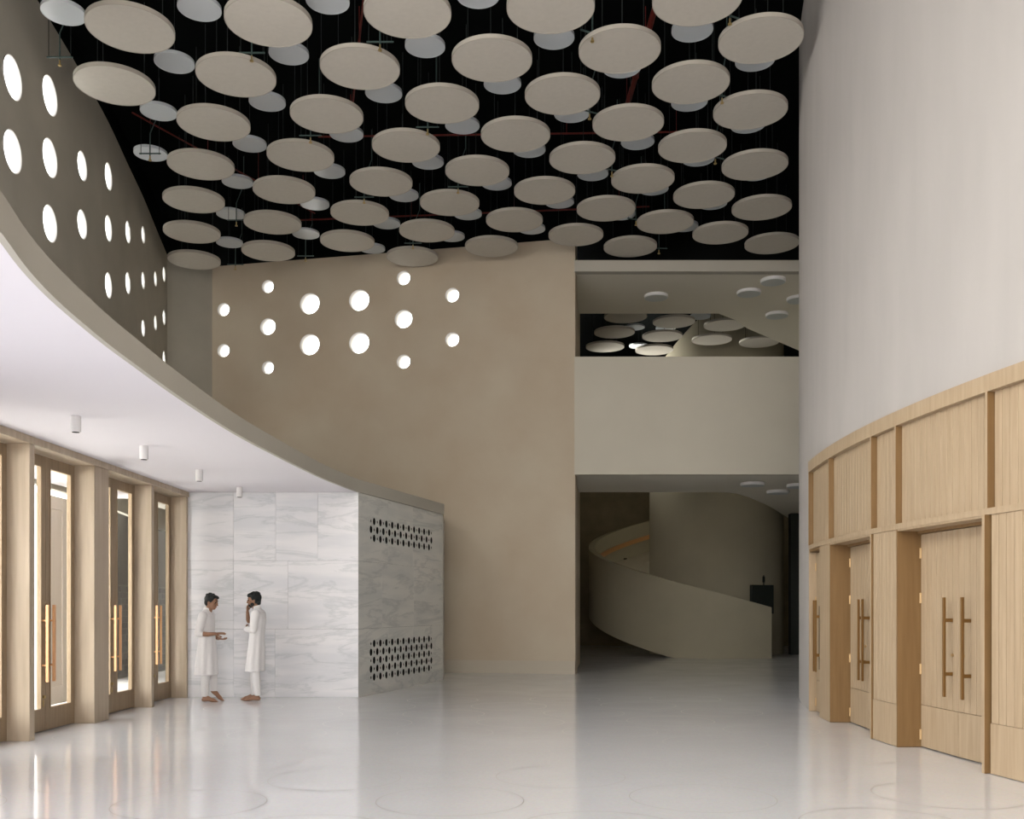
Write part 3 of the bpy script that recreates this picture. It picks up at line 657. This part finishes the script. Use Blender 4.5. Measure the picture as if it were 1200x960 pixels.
def hang(P, z, ms, rod, n, name, lab, grp, edges, edge=False):
    for i, r, k in rowed(P, edges):
        x, y = P[i]
        e = empty(name, (x, y, z), 0, lab % (ordn[k], ordn[r]), 'ceiling disc', grp)
        link('panel', ms[0], e); link('rim', ms[1], e); R = .42 if n == 3 else .0
        for q in range(n):
            an_ = 2*math.pi*q/n+.5; link('hanger_rod', rod, e, (R*math.cos(an_), R*math.sin(an_), 0))
hang(BIG, 9.4, DB, RB, 3, 'acoustic_disc', 'large beige disc, %s from the back in the %s slanting row from the left', 'large acoustic discs of the hall ceiling', [2.4, 4.3, 5.8, 7.2, 8.7, 10.1, 11.5, 12.9, 14.2])
hang(SMALL, 9.75, DS, RS, 1, 'small_ceiling_disc', 'small glossy disc, %s from the back in the %s slanting row from the left', 'small pale discs above the large ones', [1.5, 3.2, 4.9, 6.5, 8.1, 9.5, 10.8, 12.2])
for P, z, ms, rod, n, nm, cat_, g in ((FAR, 9.4, DB, RB, 3, 'acoustic_disc', 'large beige disc seen through the gallery opening, %s from the left', 'large acoustic discs over the stair hall'), (FSM, 9.75, DS, RS, 1, 'small_ceiling_disc', 'small pale disc seen through the gallery opening, %s from the left', 'small discs over the stair hall')):
    for k, (x, y) in enumerate(sorted(P, key=lambda p: p[0]/p[1])):
        e = empty(nm, (x, y, z), 0, cat_ % ordn[k], 'ceiling disc', g)
        link('panel', ms[0], e); link('rim', ms[1], e); R = .42 if n == 3 else 0
        for q in range(n):
            an_ = 2*math.pi*q/n+.5; link('hanger_rod', rod, e, (R*math.cos(an_), R*math.sin(an_), 0))

# ------------------------------------------------------------------ sprinkler drops and pipes above the discs
SPR = [(-6.41, 14.03, 0), (-3.66, 13.92, 0), (-1.82, 13.65, 0), (-3.33, 16.36, 0), (-1.37, 16.07, 0), (-1.0, 18.35, 0), (-2.81, 18.81, 0), (-2.12, 21.19, 0), (-6.29, 22.51, 0), (-4.58, 21.96, 0), (1.09, 13.44, .45), (1.22, 15.57, .45), (1.78, 17.64, .4), (2.49, 19.89, .3), (3.19, 21.49, .1), (2.87, 13.04, .5), (3.2, 15.08, .5), (3.52, 17.14, .45), (-6.22, 17.01, 0), (-5.55, 19.93, 0)]
bm = bmesh.new(); box(bm, -.19, .19, -.009, .009, -.009, .009); CB = mesh('crossbar', bm, M['metal_green'])
bm = bmesh.new(); cyl(bm, (0, 0, -.02), (0, 0, 1.33), .005, n=6); HR = mesh('hanger_wire', bm, M['rod'])
bm = bmesh.new(); cyl(bm, (0, 0, -.05), (0, 0, .35), .011, n=8); cyl(bm, (0, 0, .35), (.14, .05, .75), .009, n=8); cyl(bm, (.14, .05, .75), (.14, .05, 1.33), .009, n=8); FP = mesh('drop_pipe', bm, M['metal_green'])
bm = bmesh.new(); cyl(bm, (0, 0, -.11), (0, 0, -.04), .012, n=8); cyl(bm, (0, 0, -.125), (0, 0, -.11), .028, n=10); SH = mesh('sprinkler_head', bm, M['brass'])
for k, (x, y, rz) in enumerate(sorted(SPR, key=lambda s: s[0]/s[1])):
    nm = ('%s' % (ordn+['twelfth', 'thirteenth', 'fourteenth', 'fifteenth', 'sixteenth', 'seventeenth', 'eighteenth', 'nineteenth', 'twentieth'])[k])
    e = empty('sprinkler_drop', (x*1.0218, y*1.0218, 9.47), rz, 'sprinkler head on a hung green crossbar among the discs, %s from the left' % nm, 'sprinkler', 'sprinkler drops among the ceiling discs')
    link('crossbar', CB, e); link('hanger_wire', HR, e, (-.16, 0, 0)); link('hanger_wire', HR, e, (.16, 0, 0)); link('drop_pipe', FP, e); link('sprinkler_head', SH, e)
def pipe(p, q, r, label):
    bm = bmesh.new(); p = Vector(p); q = Vector(q); cyl(bm, (0, 0, 0), q-p, r, n=10)
    for t in (.08, .36, .64, .92):
        c = (q-p)*t; cyl(bm, c-(q-p).normalized()*.02, c+(q-p).normalized()*.02, r*1.25, n=10); cyl(bm, c, (c.x, c.y, 10.79-p.z), .006, n=6)
    tag(link('red_pipe', mesh('red_pipe', bm, M['red_pipe']), None, tuple(p)), label, 'pipe')
pipe((-3.6, 18.4, 10.25), (3.6, 18.2, 10.25), .016, 'thin red pipe running straight across the middle of the ceiling')
pipe((-5.2, 22.4, 10.25), (3.0, 21.6, 10.25), .018, 'thin red pipe crossing the ceiling near the back wall')
pipe((2.1, 14.0, 10.25), (2.0, 17.6, 10.25), .045, 'thick red pipe running away between the right hand discs')
pipe((-6.6, 17.2, 10.1), (-4.3, 21.6, 10.1), .014, 'thin red pipe slanting between the left hand discs')
pipe((-2.0, 13.6, 10.25), (-3.0, 18.3, 10.25), .016, 'thin red pipe slanting behind the discs left of the middle')

# ------------------------------------------------------------------ the two men
SK = mat('skin', (.30, .165, .105), .55, .3)
CL = mat('white_cotton', (.80, .79, .80), .85, .1, bump=.25, bscale=22)
HR_ = mat('black_hair', (.012, .014, .015), .55, .3, bump=.5, bscale=160)
EY = mat('eye', (.03, .02, .015), .2, .5); LP = mat('lip', (.26, .11, .09), .5, .3)
def capsule(bm, p, q, r0, r1, n=14):
    p = Vector(p); q = Vector(q)
    if (q-p).length > 1e-4: cyl(bm, p, q, r0, r1, n)
    bmesh.ops.create_icosphere(bm, subdivisions=2, radius=r0, matrix=Matrix.Translation(p))
    bmesh.ops.create_icosphere(bm, subdivisions=2, radius=r1, matrix=Matrix.Translation(q))
def ell(bm, c, r, rot=None):
    m = Matrix.Translation(Vector(c))
    if rot: m = m @ Matrix.Rotation(rot[1], 4, rot[0])
    bmesh.ops.create_icosphere(bm, subdivisions=3, radius=1, matrix=m @ Matrix.Diagonal((*r, 1)))
def chain(bm, pts, rs):
    for i in range(len(pts)-1): capsule(bm, pts[i], pts[i+1], rs[i], rs[i+1])
def rings(bm, secs, n=28, cap=True, fold=0, fn=9, ph=0):
    """closed loft through elliptical sections (cx, cy, cz, rx, ry)"""
    L_ = []
    for k, (cx, cy, cz, rx, ry) in enumerate(secs):
        t = k/(len(secs)-1)
        L_.append([bm.verts.new((cx+rx*(1+fold*t*math.sin(fn*a+ph+t*1.5))*math.cos(a), cy+ry*(1+fold*t*math.sin(fn*a+ph+t*1.5))*math.sin(a), cz)) for a in [2*math.pi*i/n for i in range(n)]])
    for k in range(len(secs)-1):
        for i in range(n): bm.faces.new((L_[k][i], L_[k][(i+1) % n], L_[k+1][(i+1) % n], L_[k+1][i]))
    if cap: bm.faces.new(L_[0]); bm.faces.new(L_[-1])
def remesh(name, bm, m, parent, vox, smooth=4):
    me = mesh(name, bm, m); o = bpy.data.objects.new(name, me); C.objects.link(o)
    md = o.modifiers.new('r', 'REMESH'); md.mode = 'VOXEL'; md.voxel_size = vox; md.use_smooth_shade = True
    if smooth: s = o.modifiers.new('s', 'SMOOTH'); s.iterations = smooth; s.factor = .5
    dg = bpy.context.evaluated_depsgraph_get(); out = bpy.data.meshes.new_from_object(o.evaluated_get(dg))
    bpy.data.objects.remove(o); out.name = name
    if not out.materials: out.materials.append(m)
    return link(name, out, parent)
def foot(bm, heel, toe_dir, up=0):
    """bare foot from the heel point, length .25; up = heel lift angle"""
    h = Vector(heel); d = Vector((math.cos(toe_dir), math.sin(toe_dir), 0)); s = Vector((-d.y, d.x, 0))
    def P(f, l, z): 
        z0 = z
        if up: return h + d*(f*math.cos(up)) + s*l + Vector((0, 0, z*math.cos(up)+(.19-f)*math.sin(up) if f < .19 else z))
        return h + d*f + s*l + Vector((0, 0, z0))
    chain(bm, [P(.0, 0, .038), P(.08, 0, .045), P(.155, 0, .030), P(.195, 0, .020)], [.034, .034, .034, .022])
    chain(bm, [P(.05, 0, .075), P(.12, 0, .045)], [.032, .028])
    for l, f, r in ((-.034, .238, .0115), (-.014, .240, .0085), (.002, .232, .008), (.017, .222, .0075), (.031, .210, .007)):
        chain(bm, [P(.175, l*.9, .018), P(f, l, .011)], [.013, r])
def head(bm, c, yaw, pitch=0):
    """skin of the head; local +x is the nose. returns transform"""
    m = Matrix.Translation(Vector(c)) @ Matrix.Rotation(yaw, 4, 'Z') @ Matrix.Rotation(pitch, 4, 'Y')
    def E(p, r): bmesh.ops.create_icosphere(bm, subdivisions=3, radius=1, matrix=m @ Matrix.Translation(Vector(p)) @ Matrix.Diagonal((*r, 1)))
    E((-.005, 0, .025), (.098, .076, .095)); E((.035, 0, -.035), (.056, .056, .068)); E((.058, 0, -.082), (.028, .026, .022))
    E((.05, 0, .045), (.045, .058, .05)); E((.084, 0, .038), (.014, .040, .010))
    E((.100, 0, -.004), (.014, .011, .028)); E((.106, 0, -.022), (.017, .016, .012)); E((.055, .042, -.012), (.03, .02, .025)); E((.055, -.042, -.012), (.03, .02, .025))
    E((.087, 0, -.050), (.013, .024, .008)); E((.085, 0, -.061), (.013, .020, .008))
    for s in (-1, 1): E((-.005, s*.078, .0), (.018, .008, .032))
    return m
def face_parts(m, parent, beard):
    for s in (-1, 1):
        bm = bmesh.new(); bmesh.ops.create_icosphere(bm, subdivisions=2, radius=.0115, matrix=m @ Matrix.Translation((.083, s*.031, .015))); link('eye', mesh('eye', bm, EY, True), parent)
        bm = bmesh.new(); bmesh.ops.create_icosphere(bm, subdivisions=2, radius=1, matrix=m @ Matrix.Translation((.091, s*.031, .043)) @ Matrix.Diagonal((.008, .023, .005, 1))); link('eyebrow', mesh('eyebrow', bm, HR_, True), parent)
    bm = bmesh.new(); bmesh.ops.create_icosphere(bm, subdivisions=2, radius=1, matrix=m @ Matrix.Translation((.092, 0, -.055)) @ Matrix.Diagonal((.011, .023, .007, 1))); link('mouth', mesh('mouth', bm, LP, True), parent)
    if beard:
        bm = bmesh.new()
        for p, r in (((.050, 0, -.088), (.034, .034, .024)), ((.03, .050, -.055), (.034, .012, .036)), ((.03, -.050, -.055), (.034, .012, .036)), ((.094, 0, -.041), (.010, .027, .005)), ((.075, .028, -.07), (.018, .014, .02)), ((.075, -.028, -.07), (.018, .014, .02))):
            bmesh.ops.create_icosphere(bm, subdivisions=2, radius=1, matrix=m @ Matrix.Translation(p) @ Matrix.Diagonal((*r, 1)))
        remesh('beard', bm, HR_, parent, .006, 2)
def hair(m, parent, full):
    bm = bmesh.new()
    L_ = [((-.022, 0, .052), (.100, .087, .085)), ((-.055, 0, .0), (.055, .074, .07)), ((.035, .015, .098), (.068, .060, .034)), ((.072, .02, .092), (.032, .045, .024)), ((-.02, 0, .105), (.07, .07, .035)),
          ((.005, .072, .04), (.035, .014, .04)), ((.005, -.072, .04), (.035, .014, .04))]
    if full: L_ += [((.060, 0, .085), (.045, .066, .034)), ((-.06, 0, -.035), (.045, .06, .045)), ((-.03, .07, .0), (.03, .02, .05)), ((-.03, -.07, .0), (.03, .02, .05))]
    for p, r in L_: bmesh.ops.create_icosphere(bm, subdivisions=3, radius=1, matrix=m @ Matrix.Translation(p) @ Matrix.Diagonal((*r, 1)))
    for q in range(60):      # tufts
        a = random.uniform(0, 6.28); b = random.uniform(.25, 1.3); p = Vector((-.02+.098*math.cos(a)*math.cos(b), .085*math.sin(a)*math.cos(b), .055+.092*math.sin(b)))
        if p.x > .05 and p.z < .08: continue
        bmesh.ops.create_icosphere(bm, subdivisions=1, radius=random.uniform(.010, .018), matrix=m @ Matrix.Translation(p))
    remesh('hair', bm, HR_, parent, .007, 2)
def hand(bm, wrist, d, palm, side, curl, thumb=1, spread=.0, ln=1.0):
    """palm box of capsules then five curling fingers. d = direction of the hand, palm = direction the palm faces"""
    w0 = Vector(wrist); d = Vector(d).normalized(); p = Vector(palm); p = (p-d*p.dot(d)).normalized(); s = d.cross(p).normalized()*side
    for k in (-1.5, -.5, .5, 1.5): chain(bm, [w0+s*(k*.009), w0+d*.085+s*(k*.020)], [.016, .0115])
    for k, L_ in ((-1.5, .062), (-.5, .076), (.5, .080), (1.5, .070)):
        b = w0+d*.085+s*(k*.0205); seg = [L_*.42, L_*.33, L_*.25]; pts = [b]; dir_ = (d+s*k*spread).normalized(); ax = dir_.cross(p)
        for i, sg in enumerate(seg):
            dir_ = (Matrix.Rotation(curl*(1.0 if i else .6), 3, ax) @ dir_).normalized(); pts.append(pts[-1]+dir_*sg*ln)
        chain(bm, pts, [.0095, .0088, .0080, .0068])
    b = w0+d*.025+s*.026; t1 = b+(d*.6+s*.7*thumb+p*.35).normalized()*.042; t2 = t1+(d*.9+s*.2+p*.35).normalized()*.032; t3 = t2+(d+p*.5).normalized()*.022
    chain(bm, [b, t1, t2, t3], [.014, .0115, .010, .0085])

def man1():
    # origin between the feet, local +x = facing (right in the picture)
    r = empty('person', (-4.84, 15.78, 0), 0, 'man in a long white tunic standing left, gesturing with both hands', 'person')
    bm = bmesh.new()
    # right leg (near the viewer, -y): foot flat; left leg crossed behind and forward, heel lifted
    chain(bm, [(-.02, -.09, .90), (-.005, -.085, .50), (-.035, -.08, .09)], [.085, .058, .036]); foot(bm, (-.05, -.08, 0), -.12)
    chain(bm, [(-.02, .09, .90), (.03, .09, .50), (.07, .085, .16)], [.085, .058, .036]); foot(bm, (.045, .085, 0), .15, .75)
    ell(bm, (-.03, 0, .95), (.11, .155, .13)); ell(bm, (-.025, 0, 1.18), (.105, .15, .20)); ell(bm, (-.03, 0, 1.33), (.10, .17, .13))
    chain(bm, [(-.025, 0, 1.38), (.02, 0, 1.50)], [.062, .055])
    m = head(bm, (.045, 0, 1.575), -.10, .20)
    # arms
    chain(bm, [(-.03, -.20, 1.37), (-.085, -.235, 1.09), (.06, -.22, 1.075), (.165, -.19, 1.085)], [.052, .043, .036, .026])
    hand(bm, (.165, -.19, 1.085), (1, .15, .06), (0, .3, -1), -1, .12, 1, .1)
    chain(bm, [(-.02, .20, 1.37), (-.07, .235, 1.10), (.05, .16, 1.03), (.135, .08, 1.0)], [.052, .043, .036, .026])
    hand(bm, (.135, .08, 1.0), (1, -.35, -.12), (0, .1, 1), 1, .35, 1, .05)
    b = remesh('body', bm, SK, r, .0058, 2)
    face_parts(m, r, False); hair(m, r, False)
    bm = bmesh.new()
    secs = [(-.02, 0, 1.47, .058, .062), (-.03, 0, 1.43, .075, .12), (-.035, 0, 1.39, .105, .195), (-.03, 0, 1.30, .125, .205), (-.025, 0, 1.15, .120, .185), (-.02, 0, 1.00, .125, .180), (-.025, 0, .85, .145, .20), (-.03, 0, .65, .165, .215), (-.035, 0, .43, .185, .235)]
    rings(bm, secs, 56, True, .055, 8)
    chain(bm, [(-.03, -.185, 1.375), (-.06, -.225, 1.22), (-.085, -.235, 1.09)], [.070, .066, .060]); capsule(bm, (-.085, -.235, 1.09), (-.045, -.232, 1.085), .058, .052)
    chain(bm, [(-.02, .185, 1.375), (-.05, .225, 1.22), (-.07, .235, 1.10)], [.070, .066, .060]); capsule(bm, (-.07, .235, 1.10), (-.03, .21, 1.08), .058, .052)
    remesh('tunic', bm, CL, r, .0085, 3)
    bm = bmesh.new(); cyl(bm, (-.018, 0, 1.45), (-.002, 0, 1.495), .068, .062, 24); remesh('collar', bm, CL, r, .006, 1)
    bm = bmesh.new()
    rings(bm, [(-.02, -.09, .80, .10, .10), (-.01, -.088, .55, .082, .082), (-.03, -.082, .30, .066, .064), (-.03, -.08, .085, .054, .052)], 28, True, .06, 5)
    rings(bm, [(-.02, .09, .80, .10, .10), (.025, .09, .55, .082, .082), (.055, .087, .32, .066, .064), (.065, .085, .16, .054, .052)], 28, True, .06, 5, 1)
    remesh('trousers', bm, CL, r, .0075, 2)
def man2():
    # faces -x in the picture: built facing +x, turned by pi. his left (+y local) arm ends up on the viewer's side
    r = empty('person', (-4.14, 15.95, 0), math.pi, 'man in a long white tunic standing right, hand on chin, arm folded', 'person')
    bm = bmesh.new()
    chain(bm, [(-.02, .09, .91), (-.02, .085, .50), (-.06, .07, .09)], [.085, .058, .036]); foot(bm, (-.075, .07, 0), .10)
    chain(bm, [(-.02, -.09, .91), (.03, -.075, .50), (.03, -.05, .09)], [.085, .058, .036]); foot(bm, (.015, -.05, 0), -.10)
    ell(bm, (-.03, 0, .96), (.11, .155, .13)); ell(bm, (-.035, 0, 1.20), (.105, .15, .20)); ell(bm, (-.05, 0, 1.36), (.10, .17, .13))
    chain(bm, [(-.04, 0, 1.41), (-.005, 0, 1.53)], [.062, .055])
    m = head(bm, (.015, 0, 1.605), .22, .06)
    # right arm (far): elbow forward, forearm up to the chin
    chain(bm, [(-.04, -.20, 1.40), (.085, -.185, 1.165), (.135, -.085, 1.30), (.128, -.022, 1.43)], [.052, .043, .034, .025])
    hand(bm, (.128, -.022, 1.43), (-.05, .12, 1), (-1, .1, .1), 1, .85, 1, .0, .9)
    # left arm (near): folded across the waist, hand under the far elbow
    chain(bm, [(-.05, .20, 1.40), (-.04, .245, 1.15), (.10, .10, 1.15), (.15, -.02, 1.15)], [.052, .043, .034, .026])
    hand(bm, (.15, -.02, 1.15), (.15, -1, .05), (-1, 0, .2), -1, .55, 1, .0)
    remesh('body', bm, SK, r, .0058, 2)
    face_parts(m, r, True); hair(m, r, True)
    bm = bmesh.new()
    secs = [(-.035, 0, 1.50, .058, .062), (-.045, 0, 1.46, .075, .12), (-.055, 0, 1.42, .105, .195), (-.05, 0, 1.32, .125, .205), (-.04, 0, 1.17, .118, .182), (-.03, 0, 1.02, .120, .175), (-.025, 0, .87, .130, .19), (-.01, 0, .67, .145, .205), (.0, 0, .475, .155, .222)]
    rings(bm, secs, 56, True, .05, 8, 1)
    chain(bm, [(-.05, -.185, 1.405), (.02, -.20, 1.28), (.085, -.185, 1.165)], [.070, .064, .058]); capsule(bm, (.085, -.185, 1.165), (.118, -.125, 1.245), .054, .046)
    chain(bm, [(-.055, .185, 1.405), (-.05, .235, 1.28), (-.04, .245, 1.15)], [.070, .066, .060]); chain(bm, [(-.04, .245, 1.15), (.10, .10, 1.15), (.135, .02, 1.15)], [.058, .050, .044])
    remesh('tunic', bm, CL, r, .0085, 3)
    bm = bmesh.new(); cyl(bm, (-.034, 0, 1.48), (-.022, 0, 1.525), .068, .062, 24); remesh('collar', bm, CL, r, .006, 1)
    bm = bmesh.new()
    rings(bm, [(-.02, .09, .82, .10, .10), (-.02, .085, .55, .080, .080), (-.045, .075, .30, .064, .062), (-.058, .07, .085, .050, .050)], 28, True, .06, 5)
    rings(bm, [(-.02, -.09, .82, .10, .10), (.025, -.077, .55, .080, .080), (.03, -.062, .30, .064, .062), (.03, -.05, .085, .050, .050)], 28, True, .06, 5, 1)
    remesh('trousers', bm, CL, r, .0075, 2)
man1(); man2()
